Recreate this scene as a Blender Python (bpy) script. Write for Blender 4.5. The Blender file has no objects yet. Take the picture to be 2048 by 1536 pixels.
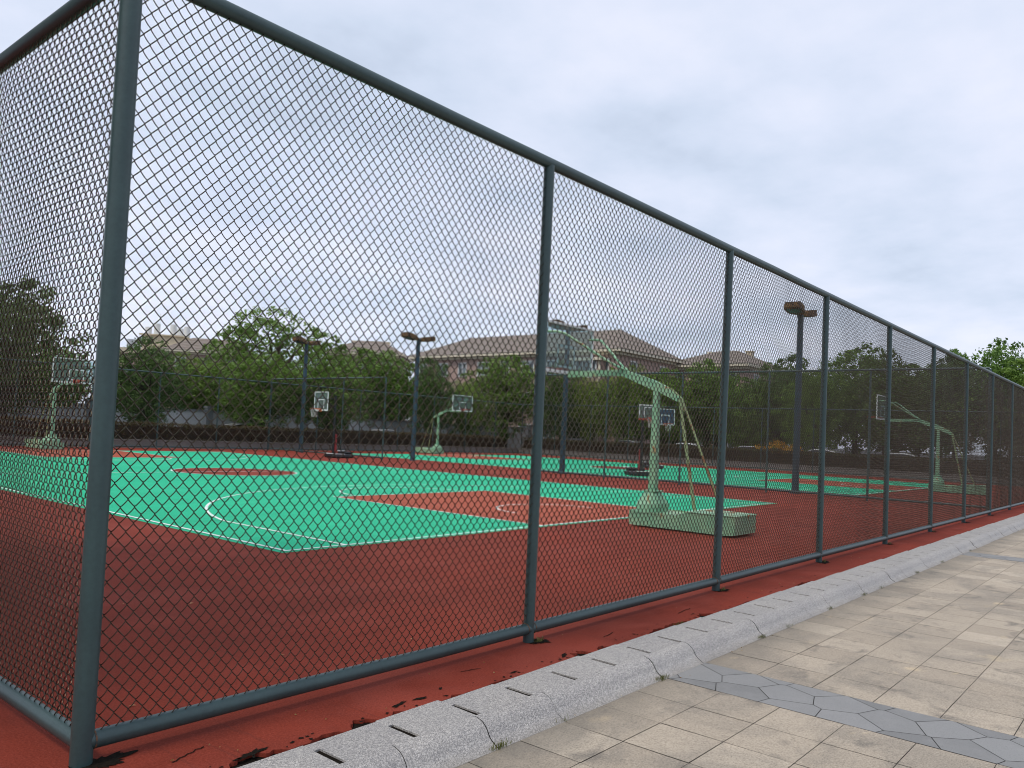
import bpy, bmesh, math, random
from mathutils import Vector, Matrix, noise
rad = math.radians
S = bpy.context.scene

# ------------------------------------------------------------------ camera, sky, sun, exposure
def make_camera():
    cx, cy, cz, yaw, pit, rol, f = -1.6494, -4.0048, 1.6511, 0.6842, 0.0392, 0.0449, 1587.62
    F = Vector((math.cos(pit)*math.cos(yaw), math.cos(pit)*math.sin(yaw), math.sin(pit)))
    r = Vector((math.sin(yaw), -math.cos(yaw), 0)); u = r.cross(F)
    c, s = math.cos(rol), math.sin(rol)
    R_, U_ = c*r + s*u, -s*r + c*u
    cam = bpy.data.cameras.new('camera'); o = bpy.data.objects.new('camera', cam)
    S.collection.objects.link(o)
    M = Matrix((R_, U_, -F)).transposed().to_4x4(); M.translation = (cx, cy, cz)
    o.matrix_world = M
    cam.sensor_width = 36; cam.lens = f/2048*36
    cam.shift_x = -45.1/2048; cam.shift_y = 37.6/2048
    cam.clip_start = .05; cam.clip_end = 3000
    S.camera = o
make_camera()
SUN_AZ, SUN_EL = rad(176), rad(58)          # azimuth from +X towards +Y, as the sun stands behind the court
def make_light():
    w = bpy.data.worlds.new('World'); S.world = w; w.use_nodes = True
    nt = w.node_tree; N = nt.nodes; L = nt.links; N.clear()
    out = N.new('ShaderNodeOutputWorld'); bg = N.new('ShaderNodeBackground'); bg.inputs[1].default_value = .1
    sky = N.new('ShaderNodeTexSky'); sky.sky_type = 'NISHITA'; sky.sun_disc = False
    sky.sun_elevation = SUN_EL; sky.sun_rotation = math.pi/2 - SUN_AZ
    tc = N.new('ShaderNodeTexCoord'); sep = N.new('ShaderNodeSeparateXYZ'); L.new(tc.outputs['Generated'], sep.inputs[0])
    ad = N.new('ShaderNodeMath'); ad.operation = 'MAXIMUM'; L.new(sep.outputs[2], ad.inputs[0]); ad.inputs[1].default_value = 0
    ad2 = N.new('ShaderNodeMath'); L.new(ad.outputs[0], ad2.inputs[0]); ad2.inputs[1].default_value = .16
    dx = N.new('ShaderNodeMath'); dx.operation = 'DIVIDE'; L.new(sep.outputs[0], dx.inputs[0]); L.new(ad2.outputs[0], dx.inputs[1])
    dy = N.new('ShaderNodeMath'); dy.operation = 'DIVIDE'; L.new(sep.outputs[1], dy.inputs[0]); L.new(ad2.outputs[0], dy.inputs[1])
    cb = N.new('ShaderNodeCombineXYZ'); L.new(dx.outputs[0], cb.inputs[0]); L.new(dy.outputs[0], cb.inputs[1])
    n1 = N.new('ShaderNodeTexNoise'); n1.inputs['Scale'].default_value = .95; n1.inputs['Detail'].default_value = 5; n1.inputs['Roughness'].default_value = .5
    n1.inputs['Distortion'].default_value = .25
    L.new(cb.outputs[0], n1.inputs['Vector'])
    n2 = N.new('ShaderNodeTexNoise'); n2.inputs['Scale'].default_value = 2.6; n2.inputs['Detail'].default_value = 7; n2.inputs['Roughness'].default_value = .55
    L.new(cb.outputs[0], n2.inputs['Vector'])
    mm = N.new('ShaderNodeMath'); mm.operation = 'MULTIPLY_ADD'; L.new(n2.outputs[0], mm.inputs[0]); mm.inputs[1].default_value = .45; 
    m0 = N.new('ShaderNodeMath'); m0.operation = 'MULTIPLY'; L.new(n1.outputs[0], m0.inputs[0]); m0.inputs[1].default_value = .62
    L.new(m0.outputs[0], mm.inputs[2])
    ra = N.new('ShaderNodeValToRGB'); L.new(mm.outputs[0], ra.inputs[0])
    e = ra.color_ramp.elements
    e[0].position = .36; e[0].color = (.43, .495, .61, 1)
    e[1].position = .66; e[1].color = (.675, .70, .81, 1)
    k = e.new(.45); k.color = (.52, .585, .71, 1)
    k = e.new(.54); k.color = (.59, .64, .765, 1)
    sc = N.new('ShaderNodeVectorMath'); sc.operation = 'SCALE'; L.new(ra.outputs[0], sc.inputs[0]); sc.inputs['Scale'].default_value = 10.0
    mx = N.new('ShaderNodeMix'); mx.data_type = 'RGBA'; mx.inputs['Factor'].default_value = .93
    L.new(sky.outputs[0], mx.inputs['A']); L.new(sc.outputs[0], mx.inputs['B'])
    L.new(mx.outputs['Result'], bg.inputs[0]); L.new(bg.outputs[0], out.inputs[0])
    la = bpy.data.lights.new('sun', 'SUN'); la.energy = 1.5; la.angle = rad(11); la.color = (1, .92, .80)
    o = bpy.data.objects.new('sun', la); S.collection.objects.link(o)
    d = Vector((math.cos(SUN_EL)*math.cos(SUN_AZ), math.cos(SUN_EL)*math.sin(SUN_AZ), math.sin(SUN_EL)))
    o.rotation_euler = d.to_track_quat('Z', 'Y').to_euler(); o.location = (0, 0, 30)
make_light()
S.view_settings.view_transform = 'Standard'; S.view_settings.look = 'None'
S.view_settings.exposure = .40; S.view_settings.gamma = 1
S.cycles.max_bounces = 6; S.cycles.transparent_max_bounces = 16
S.cycles.use_denoising = True; S.cycles.pixel_filter_type = 'BLACKMAN_HARRIS'; S.cycles.filter_width = 1.05

# ------------------------------------------------------------------ materials
class NT:
    def __init__(s, name):
        s.m = bpy.data.materials.new(name); s.m.use_nodes = True
        s.nt = s.m.node_tree; s.N = s.nt.nodes; s.L = s.nt.links
        s.b = s.N['Principled BSDF']
        s.tc = None
    def co(s, scale=(1, 1, 1), kind='Object'):
        t = s.N.new('ShaderNodeTexCoord'); mp = s.N.new('ShaderNodeMapping'); mp.inputs['Scale'].default_value = scale
        s.L.new(t.outputs[kind], mp.inputs[0]); return mp.outputs[0]
    def wco(s, scale=(1, 1, 1)):
        g = s.N.new('ShaderNodeNewGeometry'); mp = s.N.new('ShaderNodeMapping'); mp.inputs['Scale'].default_value = scale
        s.L.new(g.outputs['Position'], mp.inputs[0]); return mp.outputs[0]
    def noise(s, v, sc, det=4, rough=.55, dist=0):
        n = s.N.new('ShaderNodeTexNoise'); n.inputs['Scale'].default_value = sc; n.inputs['Detail'].default_value = det
        n.inputs['Roughness'].default_value = rough; n.inputs['Distortion'].default_value = dist
        s.L.new(v, n.inputs['Vector']); return n.outputs[0]
    def ramp(s, x, stops, interp='LINEAR'):
        r = s.N.new('ShaderNodeValToRGB'); r.color_ramp.interpolation = interp; s.L.new(x, r.inputs[0]); e = r.color_ramp.elements
        def c4(c): return (c, c, c, 1) if isinstance(c, (int, float)) else (*c, 1)
        e[0].position, e[0].color = stops[0][0], c4(stops[0][1]); e[1].position, e[1].color = stops[-1][0], c4(stops[-1][1])
        for p, c in stops[1:-1]:
            k = e.new(p); k.color = c4(c)
        return r.outputs[0]
    def mix(s, f, a, b, mode='MIX'):
        m = s.N.new('ShaderNodeMix'); m.data_type = 'RGBA'; m.blend_type = mode
        for k, v in (('Factor', f), ('A', a), ('B', b)):
            if hasattr(v, 'links') or hasattr(v, 'is_linked'): s.L.new(v, m.inputs[k])
            elif k == 'Factor': m.inputs[k].default_value = v
            else: m.inputs[k].default_value = (*v, 1)
        return m.outputs['Result']
    def math(s, op, a, b=0, c=0):
        m = s.N.new('ShaderNodeMath'); m.operation = op
        for i, v in enumerate((a, b, c)):
            if hasattr(v, 'is_linked'): s.L.new(v, m.inputs[i])
            else: m.inputs[i].default_value = v
        return m.outputs[0]
    def attr(s, name, what='Fac'):
        a = s.N.new('ShaderNodeAttribute'); a.attribute_name = name; return a.outputs[what]
    def col(s, c): 
        if hasattr(c, 'is_linked'): s.L.new(c, s.b.inputs['Base Color'])
        else: s.b.inputs['Base Color'].default_value = (*c, 1)
    def set(s, **k):
        for n, v in k.items():
            i = s.b.inputs[n.replace('_', ' ')]
            if hasattr(v, 'is_linked'): s.L.new(v, i)
            else: i.default_value = v
    def bump(s, h, strength=.3, dist=.01):
        b = s.N.new('ShaderNodeBump'); b.inputs['Strength'].default_value = strength; b.inputs['Distance'].default_value = dist
        s.L.new(h, b.inputs['Height']); s.L.new(b.outputs[0], s.b.inputs['Normal'])

MAT = {}
def simple(name, c, rough=.6, metal=0, var=.15, vs=6, spec=.5, bump=0):
    t = NT(name); v = t.co()
    n = t.noise(v, vs, 5)
    t.col(t.mix(n, tuple(x*(1-var) for x in c), tuple(min(1, x*(1+var)) for x in c)))
    t.set(Roughness=rough, Metallic=metal); t.b.inputs['Specular IOR Level'].default_value = spec
    if bump: t.bump(t.noise(v, vs*12, 3), bump, .004)
    MAT[name] = t.m; return t.m

def weathered(name, c, rust=(.16, .055, .02), thr=.62, rough=.5, c2=None, sc=3.0):
    t = NT(name); v = t.co()
    a = t.noise(v, 2.2, 5, .6); base = t.mix(t.ramp(a, [(.35, 0), (.65, 1)]), c, c2 or tuple(x*.72 for x in c))
    g = t.noise(v, 40, 4, .7); base = t.mix(t.ramp(g, [(.4, 0), (.75, .35)]), base, tuple(x*.5 for x in c))
    r = t.noise(v, sc, 7, .72, .4); mask = t.ramp(r, [(thr, 0), (thr+.05, 1)])
    rc = t.mix(t.noise(v, 30, 4), rust, tuple(x*2.1 for x in rust))
    t.col(t.mix(mask, base, rc)); t.set(Roughness=t.mix(mask, (rough,)*3, (.9,)*3))
    t.bump(t.noise(v, 90, 3), .15, .002)
    MAT[name] = t.m; return t.m

weathered('fence_paint', (.030, .060, .062), thr=.70, rough=.42, c2=(.040, .078, .078), sc=1.6)
weathered('weld_rust', (.060, .045, .035), rust=(.10, .045, .02), thr=.45, rough=.8, c2=(.03, .055, .055), sc=14)
weathered('pole_paint', (.022, .060, .088), thr=.72, rough=.5)
weathered('stand_paint', (.15, .37, .23), rust=(.20, .085, .03), thr=.575, rough=.55, c2=(.28, .45, .28), sc=2.4)
weathered('stand_strut', (.19, .30, .15), rust=(.13, .06, .03), thr=.52, rough=.6, c2=(.26, .30, .14), sc=4)
weathered('lamp_rust', (.085, .045, .022), rust=(.10, .05, .015), thr=.50, rough=.8, c2=(.05, .03, .02), sc=4)
simple('white_paint', (.62, .64, .63), .45, var=.1)
simple('wire', (.080, .062, .045), .26, metal=.97, var=.3, vs=3, spec=.5)
simple('far_wire', (.010, .009, .007), .4, var=.3, vs=3, spec=.5)
simple('rim_red', (.42, .06, .03), .45)
simple('rim_orange', (.62, .13, .03), .45)
simple('black_plastic', (.012, .012, .014), .4)
simple('pad_red', (.28, .03, .03), .55)
simple('dark_blue_panel', (.02, .05, .09), .4)
simple('net', (.55, .52, .5), .8)
simple('tyre', (.012, .012, .012), .8)
simple('rim_metal', (.35, .35, .36), .35, metal=.8)
simple('wall_white', (.50, .52, .53), .85, var=.22, vs=1.3)
simple('wall_pillar', (.20, .22, .23), .8, var=.2, vs=2)
simple('concrete', (.20, .19, .175), .9, var=.25, vs=3, bump=.3)
simple('asphalt', (.05, .05, .052), .95, var=.25, vs=2)
simple('bark', (.045, .034, .024), .95, var=.4, vs=10, bump=.6)
simple('window_frame', (.62, .63, .62), .5)
simple('cream', (.52, .45, .33), .8, var=.12)
simple('cream_trim', (.60, .54, .42), .8, var=.1)
simple('car_glass', (.01, .012, .014), .08, spec=.8)
simple('dirt', (.016, .013, .010), 1, var=.9, vs=60, spec=.05, bump=1)
simple('grout', (.055, .05, .043), .95, var=.4, vs=30)
simple('tank_steel', (.45, .46, .47), .35, metal=.6)

def glass(name, tint=(.75, .85, .85), f=.14):
    t = NT(name); N, L = t.N, t.L
    tr = N.new('ShaderNodeBsdfTransparent'); tr.inputs[0].default_value = (*tint, 1)
    df = N.new('ShaderNodeBsdfPrincipled'); df.inputs['Base Color'].default_value = (.5, .56, .56, 1); df.inputs['Roughness'].default_value = .15
    mx = N.new('ShaderNodeMixShader'); mx.inputs[0].default_value = f
    L.new(tr.outputs[0], mx.inputs[1]); L.new(df.outputs[0], mx.inputs[2])
    L.new(mx.outputs[0], N['Material Output'].inputs[0]); MAT[name] = t.m
glass('board_glass')

def window_glass():
    t = NT('window_glass'); v = t.wco()
    t.col(t.ramp(t.noise(v, 1.2, 2), [(.35, (.03, .045, .05)), (.65, (.22, .27, .29))])); t.set(Roughness=.12); MAT['window_glass'] = t.m
window_glass()

def brick():
    t = NT('brick'); N, L = t.N, t.L
    v = t.co()
    w = t.noise(v, 9, 4, .6); w2 = t.noise(v, .6, 3)
    c = t.mix(t.ramp(w, [(.3, 0), (.7, 1)]), (.27, .19, .16), (.38, .29, .245))
    c = t.mix(w2, c, (.36, .25, .22)); t.col(c); t.set(Roughness=.9); MAT['brick'] = t.m
brick()
def roof():
    t = NT('roof_tile'); v = t.co((1, 1, 1))
    sep = t.N.new('ShaderNodeSeparateXYZ'); t.L.new(v, sep.inputs[0])
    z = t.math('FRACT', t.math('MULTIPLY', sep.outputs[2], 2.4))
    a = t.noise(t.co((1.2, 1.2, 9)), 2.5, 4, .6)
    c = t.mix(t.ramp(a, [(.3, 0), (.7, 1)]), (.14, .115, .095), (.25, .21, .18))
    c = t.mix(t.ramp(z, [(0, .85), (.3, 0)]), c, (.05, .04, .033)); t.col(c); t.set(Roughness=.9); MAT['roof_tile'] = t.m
roof()

def court(name, c, dirt_c, dirt=.5, streak=None, line=False):
    t = NT(name); v = t.wco()
    big = t.noise(v, .35, 5, .6, .5); med = t.noise(v, 2.2, 6, .65); fine = t.noise(v, 80, 4, .85)
    dv = t.wco((.25, 1.6, 1)); st = t.noise(dv, 2.0, 6, .65, .6)
    col = t.mix(t.ramp(big, [(.3, 0), (.75, dirt)]), c, dirt_c)
    col = t.mix(t.ramp(med, [(.45, 0), (.8, dirt*.8)]), col, dirt_c)
    col = t.mix(t.ramp(st, [(.58, 0), (.72, .55)]), col, tuple(x*.5 for x in c))
    g = t.N.new('ShaderNodeNewGeometry'); mp = t.N.new('ShaderNodeMapping'); mp.inputs['Rotation'].default_value = (0, 0, rad(-38)); mp.inputs['Scale'].default_value = (3.2, .22, 1)
    t.L.new(g.outputs['Position'], mp.inputs[0]); sc = t.noise(mp.outputs[0], 3.0, 5, .7, .8)
    col = t.mix(t.ramp(sc, [(.60, 0), (.66, .55), (.72, .2)]), col, tuple(x*.45+.01 for x in c))
    pt = t.noise(v, .9, 4, .55, .8); col = t.mix(t.ramp(pt, [(.52, 0), (.62, .22), (.75, .30)]), col, tuple(min(1, x*1.15+.03) for x in c))
    col = t.mix(t.ramp(fine, [(.36, .55), (.49, 0), (.7, 0)]), col, tuple(x*.35 for x in c))
    col = t.mix(t.ramp(fine, [(.52, 0), (.68, .32)]), col, tuple(min(1, x*1.7+.03) for x in c))
    t.col(col); t.set(Roughness=.9); t.b.inputs['Specular IOR Level'].default_value = .12
    t.bump(fine, .5, .003); MAT[name] = t.m
court('court_red', (.250, .041, .023), (.135, .027, .018), .8)
court('court_green', (.028, .47, .255), (.022, .36, .20), .6)
court('court_salmon', (.36, .088, .050), (.27, .060, .036), .6)
def line_mat():
    t = NT('court_line'); v = t.wco(); n = t.noise(v, 6, 6, .7)
    t.col(t.mix(t.ramp(n, [(.5, 0), (.72, .8)]), (.72, .78, .74), (.25, .45, .33))); t.set(Roughness=.7); MAT['court_line'] = t.m
line_mat()

def granite():
    t = NT('granite'); v = t.wco()
    f = t.noise(v, 150, 3, .9); g = t.noise(v, 70, 3, .8); big = t.noise(v, 1.5, 4)
    c = t.ramp(f, [(.36, (.09,.085,.08)), (.44, (.30,.28,.255)), (.54, (.50,.475,.44)), (.64, (.76, .73, .68))])
    c = t.mix(t.ramp(g, [(.40, .55), (.55, 0)]), c, (.10, .10, .11))
    sep = t.N.new('ShaderNodeSeparateXYZ'); t.L.new(v, sep.inputs[0])
    low = t.ramp(t.math('ADD', sep.outputs[2], t.math('MULTIPLY', t.noise(v, 9, 5, .7), .05)), [(-.0+.0, 0), (1, 0)])
    c = t.mix(t.ramp(big, [(.3, 0), (.75, .3)]), c, (.22, .22, .23))
    stain = t.math('MULTIPLY_ADD', t.noise(v, 7, 5, .7), .09, sep.outputs[2])
    c = t.mix(t.ramp(stain, [(-.9, 0), (0, 0)]), c, (.1, .1, .1))
    m = t.N.new('ShaderNodeMapRange'); t.L.new(stain, m.inputs[0]); m.inputs[1].default_value = -.10; m.inputs[2].default_value = -.045
    m.inputs[3].default_value = .55; m.inputs[4].default_value = 0
    c = t.mix(m.outputs[0], c, (.17, .15, .12))
    c = t.mix(1, c, t.mix(t.attr('tint'), (.94, .94, .95), (1.03, 1.03, 1.03)), 'MULTIPLY')
    t.col(c); t.set(Roughness=.6); t.bump(f, .35, .002); MAT['granite'] = t.m
granite()

def paving():
    t = NT('paving'); v = t.wco()
    f = t.noise(v, 90, 4, .85); big = t.noise(v, 1.1, 6, .6, .8); blot = t.noise(t.wco((1, 1, 1)), 2.6, 6, .6, .5)
    yel = t.noise(t.wco((1.3, 2.0, 1)), 1.6, 4, .5, .3)
    base = t.mix(t.attr('tint'), (.335, .28, .215), (.50, .425, .33))
    base = t.mix(t.ramp(big, [(.46, 0), (.62, .55)]), base, (.23, .205, .17))
    base = t.mix(t.ramp(blot, [(.57, 0), (.70, .7)]), base, (.125, .115, .10))
    base = t.mix(t.ramp(yel, [(.66, 0), (.74, .8)]), base, (.56, .45, .30))
    base = t.mix(t.ramp(f, [(.36, .65), (.50, 0)]), base, (.10, .085, .07))
    base = t.mix(t.ramp(f, [(.56, 0), (.70, .5)]), base, (.66, .60, .50))
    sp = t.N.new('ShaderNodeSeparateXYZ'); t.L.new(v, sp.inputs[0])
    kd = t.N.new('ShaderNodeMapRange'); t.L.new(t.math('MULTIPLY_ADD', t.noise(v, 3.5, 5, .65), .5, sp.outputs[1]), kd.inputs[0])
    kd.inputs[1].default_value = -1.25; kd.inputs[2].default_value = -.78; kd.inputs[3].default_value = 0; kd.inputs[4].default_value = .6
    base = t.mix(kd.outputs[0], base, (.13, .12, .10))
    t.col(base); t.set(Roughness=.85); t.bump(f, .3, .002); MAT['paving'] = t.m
paving()
def slate():
    t = NT('slate'); v = t.wco(); f = t.noise(v, 150, 3, .7); b = t.noise(v, 4, 5, .6)
    c = t.mix(t.attr('tint'), (.19, .19, .185), (.26, .26, .255)); c = t.mix(t.ramp(b, [(.45, 0), (.75, .5)]), c, (.30, .295, .29))
    c = t.mix(t.ramp(f, [(.35, .3), (.5, 0)]), c, (.08, .085, .09)); t.col(c); t.set(Roughness=.7); MAT['slate'] = t.m
slate()

def foliage(name, dark, mid, light):
    t = NT(name)
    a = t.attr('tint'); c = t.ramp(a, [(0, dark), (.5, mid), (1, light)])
    oi = t.N.new('ShaderNodeObjectInfo')
    c = t.mix(t.math('MULTIPLY', oi.outputs['Random'], .45), c, tuple(x*y for x, y in zip(mid, (1.5, 1.15, .8))))
    N, L = t.N, t.L
    t.col(c); t.set(Roughness=.55); t.b.inputs['Specular IOR Level'].default_value = .3
    tr = N.new('ShaderNodeBsdfTranslucent'); L.new(c, tr.inputs[0]); mx = N.new('ShaderNodeMixShader'); mx.inputs[0].default_value = .35
    L.new(t.b.outputs[0], mx.inputs[1]); L.new(tr.outputs[0], mx.inputs[2]); L.new(mx.outputs[0], N['Material Output'].inputs[0])
    MAT[name] = t.m
foliage('leaf_camphor', (.05, .10, .02), (.11, .21, .04), (.21, .33, .07))
foliage('leaf_dark', (.035, .07, .02), (.08, .15, .035), (.14, .23, .055))
foliage('leaf_light', (.07, .12, .025), (.14, .22, .04), (.25, .33, .06))
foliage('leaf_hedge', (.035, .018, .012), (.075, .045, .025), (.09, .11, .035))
foliage('leaf_yellow', (.20, .12, .01), (.50, .30, .02), (.6, .42, .05))
foliage('grass', (.05, .07, .02), (.12, .15, .04), (.28, .26, .10))
foliage('dry_leaf', (.16, .09, .03), (.36, .26, .10), (.55, .45, .25))

# ------------------------------------------------------------------ mesh builder
class MB:
    def __init__(s): s.v = []; s.f = []; s.m = []; s.t = []; s.sm = []
    def add(s, vs, fs, mat=0, tint=0.5, smooth=False):
        o = len(s.v); s.v += [tuple(v) for v in vs]
        for f in fs: s.f.append([o+i for i in f]); s.m.append(mat); s.t.append(tint); s.sm.append(smooth)
    def box(s, c, d, rz=0, mat=0, tint=.5, rx=0, ry=0, bev=0):
        M = Matrix.Rotation(rz, 3, 'Z') @ Matrix.Rotation(ry, 3, 'Y') @ Matrix.Rotation(rx, 3, 'X'); c = Vector(c)
        x, y, z = d[0]/2, d[1]/2, d[2]/2
        if bev <= 0:
            P = [(-x,-y,-z),(x,-y,-z),(x,y,-z),(-x,y,-z),(-x,-y,z),(x,-y,z),(x,y,z),(-x,y,z)]
            F = [(0,3,2,1),(4,5,6,7),(0,1,5,4),(1,2,6,5),(2,3,7,6),(3,0,4,7)]
        else:
            b = min(bev, x*.9, y*.9, z*.9); P = []
            for zz, i in ((-z, b), (-z+b, 0), (z-b, 0), (z, b)):
                P += [(-x+i+b*(i == 0), -y+i, zz), (x-i-b*(i == 0), -y+i, zz), (x-i, -y+i+b*(i == 0), zz), (x-i, y-i-b*(i == 0), zz),
                      (x-i-b*(i == 0), y-i, zz), (-x+i+b*(i == 0), y-i, zz), (-x+i, y-i-b*(i == 0), zz), (-x+i, -y+i+b*(i == 0), zz)]
            F = [tuple(range(7, -1, -1)), tuple(range(24, 32))]
            for k in range(3):
                for j in range(8): F.append((k*8+j, k*8+(j+1) % 8, k*8+8+(j+1) % 8, k*8+8+j))
        s.add([c + M @ Vector(p) for p in P], F, mat, tint)
    def tube(s, pts, r, n=8, mat=0, tint=.5, cap=True, closed=False):
        pts = [Vector(p) for p in pts]; rs = r if isinstance(r, (list, tuple)) else [r]*len(pts); V = []; up = None
        K = len(pts)
        for i, p in enumerate(pts):
            if closed: d = (pts[(i+1) % K]-pts[i-1]).normalized()
            else: d = (pts[min(i+1, K-1)]-pts[max(i-1, 0)]).normalized()
            if up is None: up = Vector((0, 0, 1)) if abs(d.z) < .9 else Vector((1, 0, 0))
            a = d.cross(up).normalized(); b = a.cross(d).normalized(); up = b
            for k in range(n):
                t = 2*math.pi*k/n; V.append(p + (a*math.cos(t)+b*math.sin(t))*rs[i])
        F = []
        for i in range(K if closed else K-1):
            j = (i+1) % K
            for k in range(n): F.append((i*n+k, i*n+(k+1) % n, j*n+(k+1) % n, j*n+k))
        s.add(V, F, mat, tint, True)
        if cap and not closed: s.add([V[k] for k in range(n)], [tuple(range(n-1, -1, -1))], mat, tint); s.add(V[-n:], [tuple(range(n))], mat, tint)
    def bar(s, pts, w, h, mat=0):       # rectangular section swept through the local YZ plane: w across (x), h in plane
        V = []; K = len(pts); pts = [Vector(p) for p in pts]
        hs = h if isinstance(h, (list, tuple)) else [h]*K
        for i, p in enumerate(pts):
            d = (pts[min(i+1, K-1)]-pts[max(i-1, 0)]).normalized(); nrm = Vector((1, 0, 0)).cross(d).normalized()
            for a, b in ((-1, -1), (1, -1), (1, 1), (-1, 1)): V.append(p + Vector((a*w/2, 0, 0)) + nrm*(b*hs[i]/2))
        F = [(3, 2, 1, 0), (K*4-4, K*4-3, K*4-2, K*4-1)]
        for i in range(K-1):
            for k in range(4): F.append((i*4+k, i*4+(k+1) % 4, i*4+4+(k+1) % 4, i*4+4+k))
        s.add(V, F, mat)
    def loft(s, rings, mat=0, tint=.5, smooth=False, cap=True):
        n = len(rings[0]); V = [p for r in rings for p in r]; F = []
        for i in range(len(rings)-1):
            for k in range(n): F.append((i*n+k, i*n+(k+1) % n, i*n+n+(k+1) % n, i*n+n+k))
        if cap: F += [tuple(range(n-1, -1, -1)), tuple(range(len(V)-n, len(V)))]
        s.add(V, F, mat, tint, smooth)
    def poly(s, pts, z, mat=0, tint=.5): s.add([(p[0], p[1], z) for p in pts], [tuple(range(len(pts)))], mat, tint)
    def build(s, name, mats, parent=None, loc=None, rz=0, bevel=0):
        me = bpy.data.meshes.new(name); me.from_pydata(s.v, [], s.f)
        if isinstance(mats, str): mats = [mats]
        for m in mats: me.materials.append(MAT[m])
        me.polygons.foreach_set('material_index', s.m); me.polygons.foreach_set('use_smooth', s.sm)
        a = me.attributes.new('tint', 'FLOAT', 'FACE'); a.data.foreach_set('value', s.t); me.update()
        return link(me, name, parent, loc, rz)
def link(me, name, parent=None, loc=None, rz=0):
    o = bpy.data.objects.new(name, me); S.collection.objects.link(o); o.parent = parent
    if loc is not None: o.location = loc
    o.rotation_euler = (0, 0, rz); return o
def tag(o, label=None, cat=None, group=None, kind=None):
    for k, v in (('label', label), ('category', cat), ('group', group), ('kind', kind)):
        if v: o[k] = v
    return o
def empty(name, loc, rz=0, label=None, cat=None, group=None):
    o = bpy.data.objects.new(name, None); S.collection.objects.link(o); o.location = loc; o.rotation_euler = (0, 0, rz); o.empty_display_size = .2
    return tag(o, label, cat, group)
def copy_tree(o, parent=None):
    c = o.copy(); S.collection.objects.link(c); c.parent = parent
    for ch in list(o.children): copy_tree(ch, c)
    return c
def place(proto, used, loc, rz, label, group=None):
    o = proto if not used else copy_tree(proto)
    o.location = loc; o.rotation_euler = (0, 0, rz); o['label'] = label
    if group: o['group'] = group
    return o

rnd = random.Random(7)
def arc(cx, cy, r, a0, a1, n=40): return [(cx+r*math.cos(a0+(a1-a0)*i/n), cy+r*math.sin(a0+(a1-a0)*i/n)) for i in range(n+1)]

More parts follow.
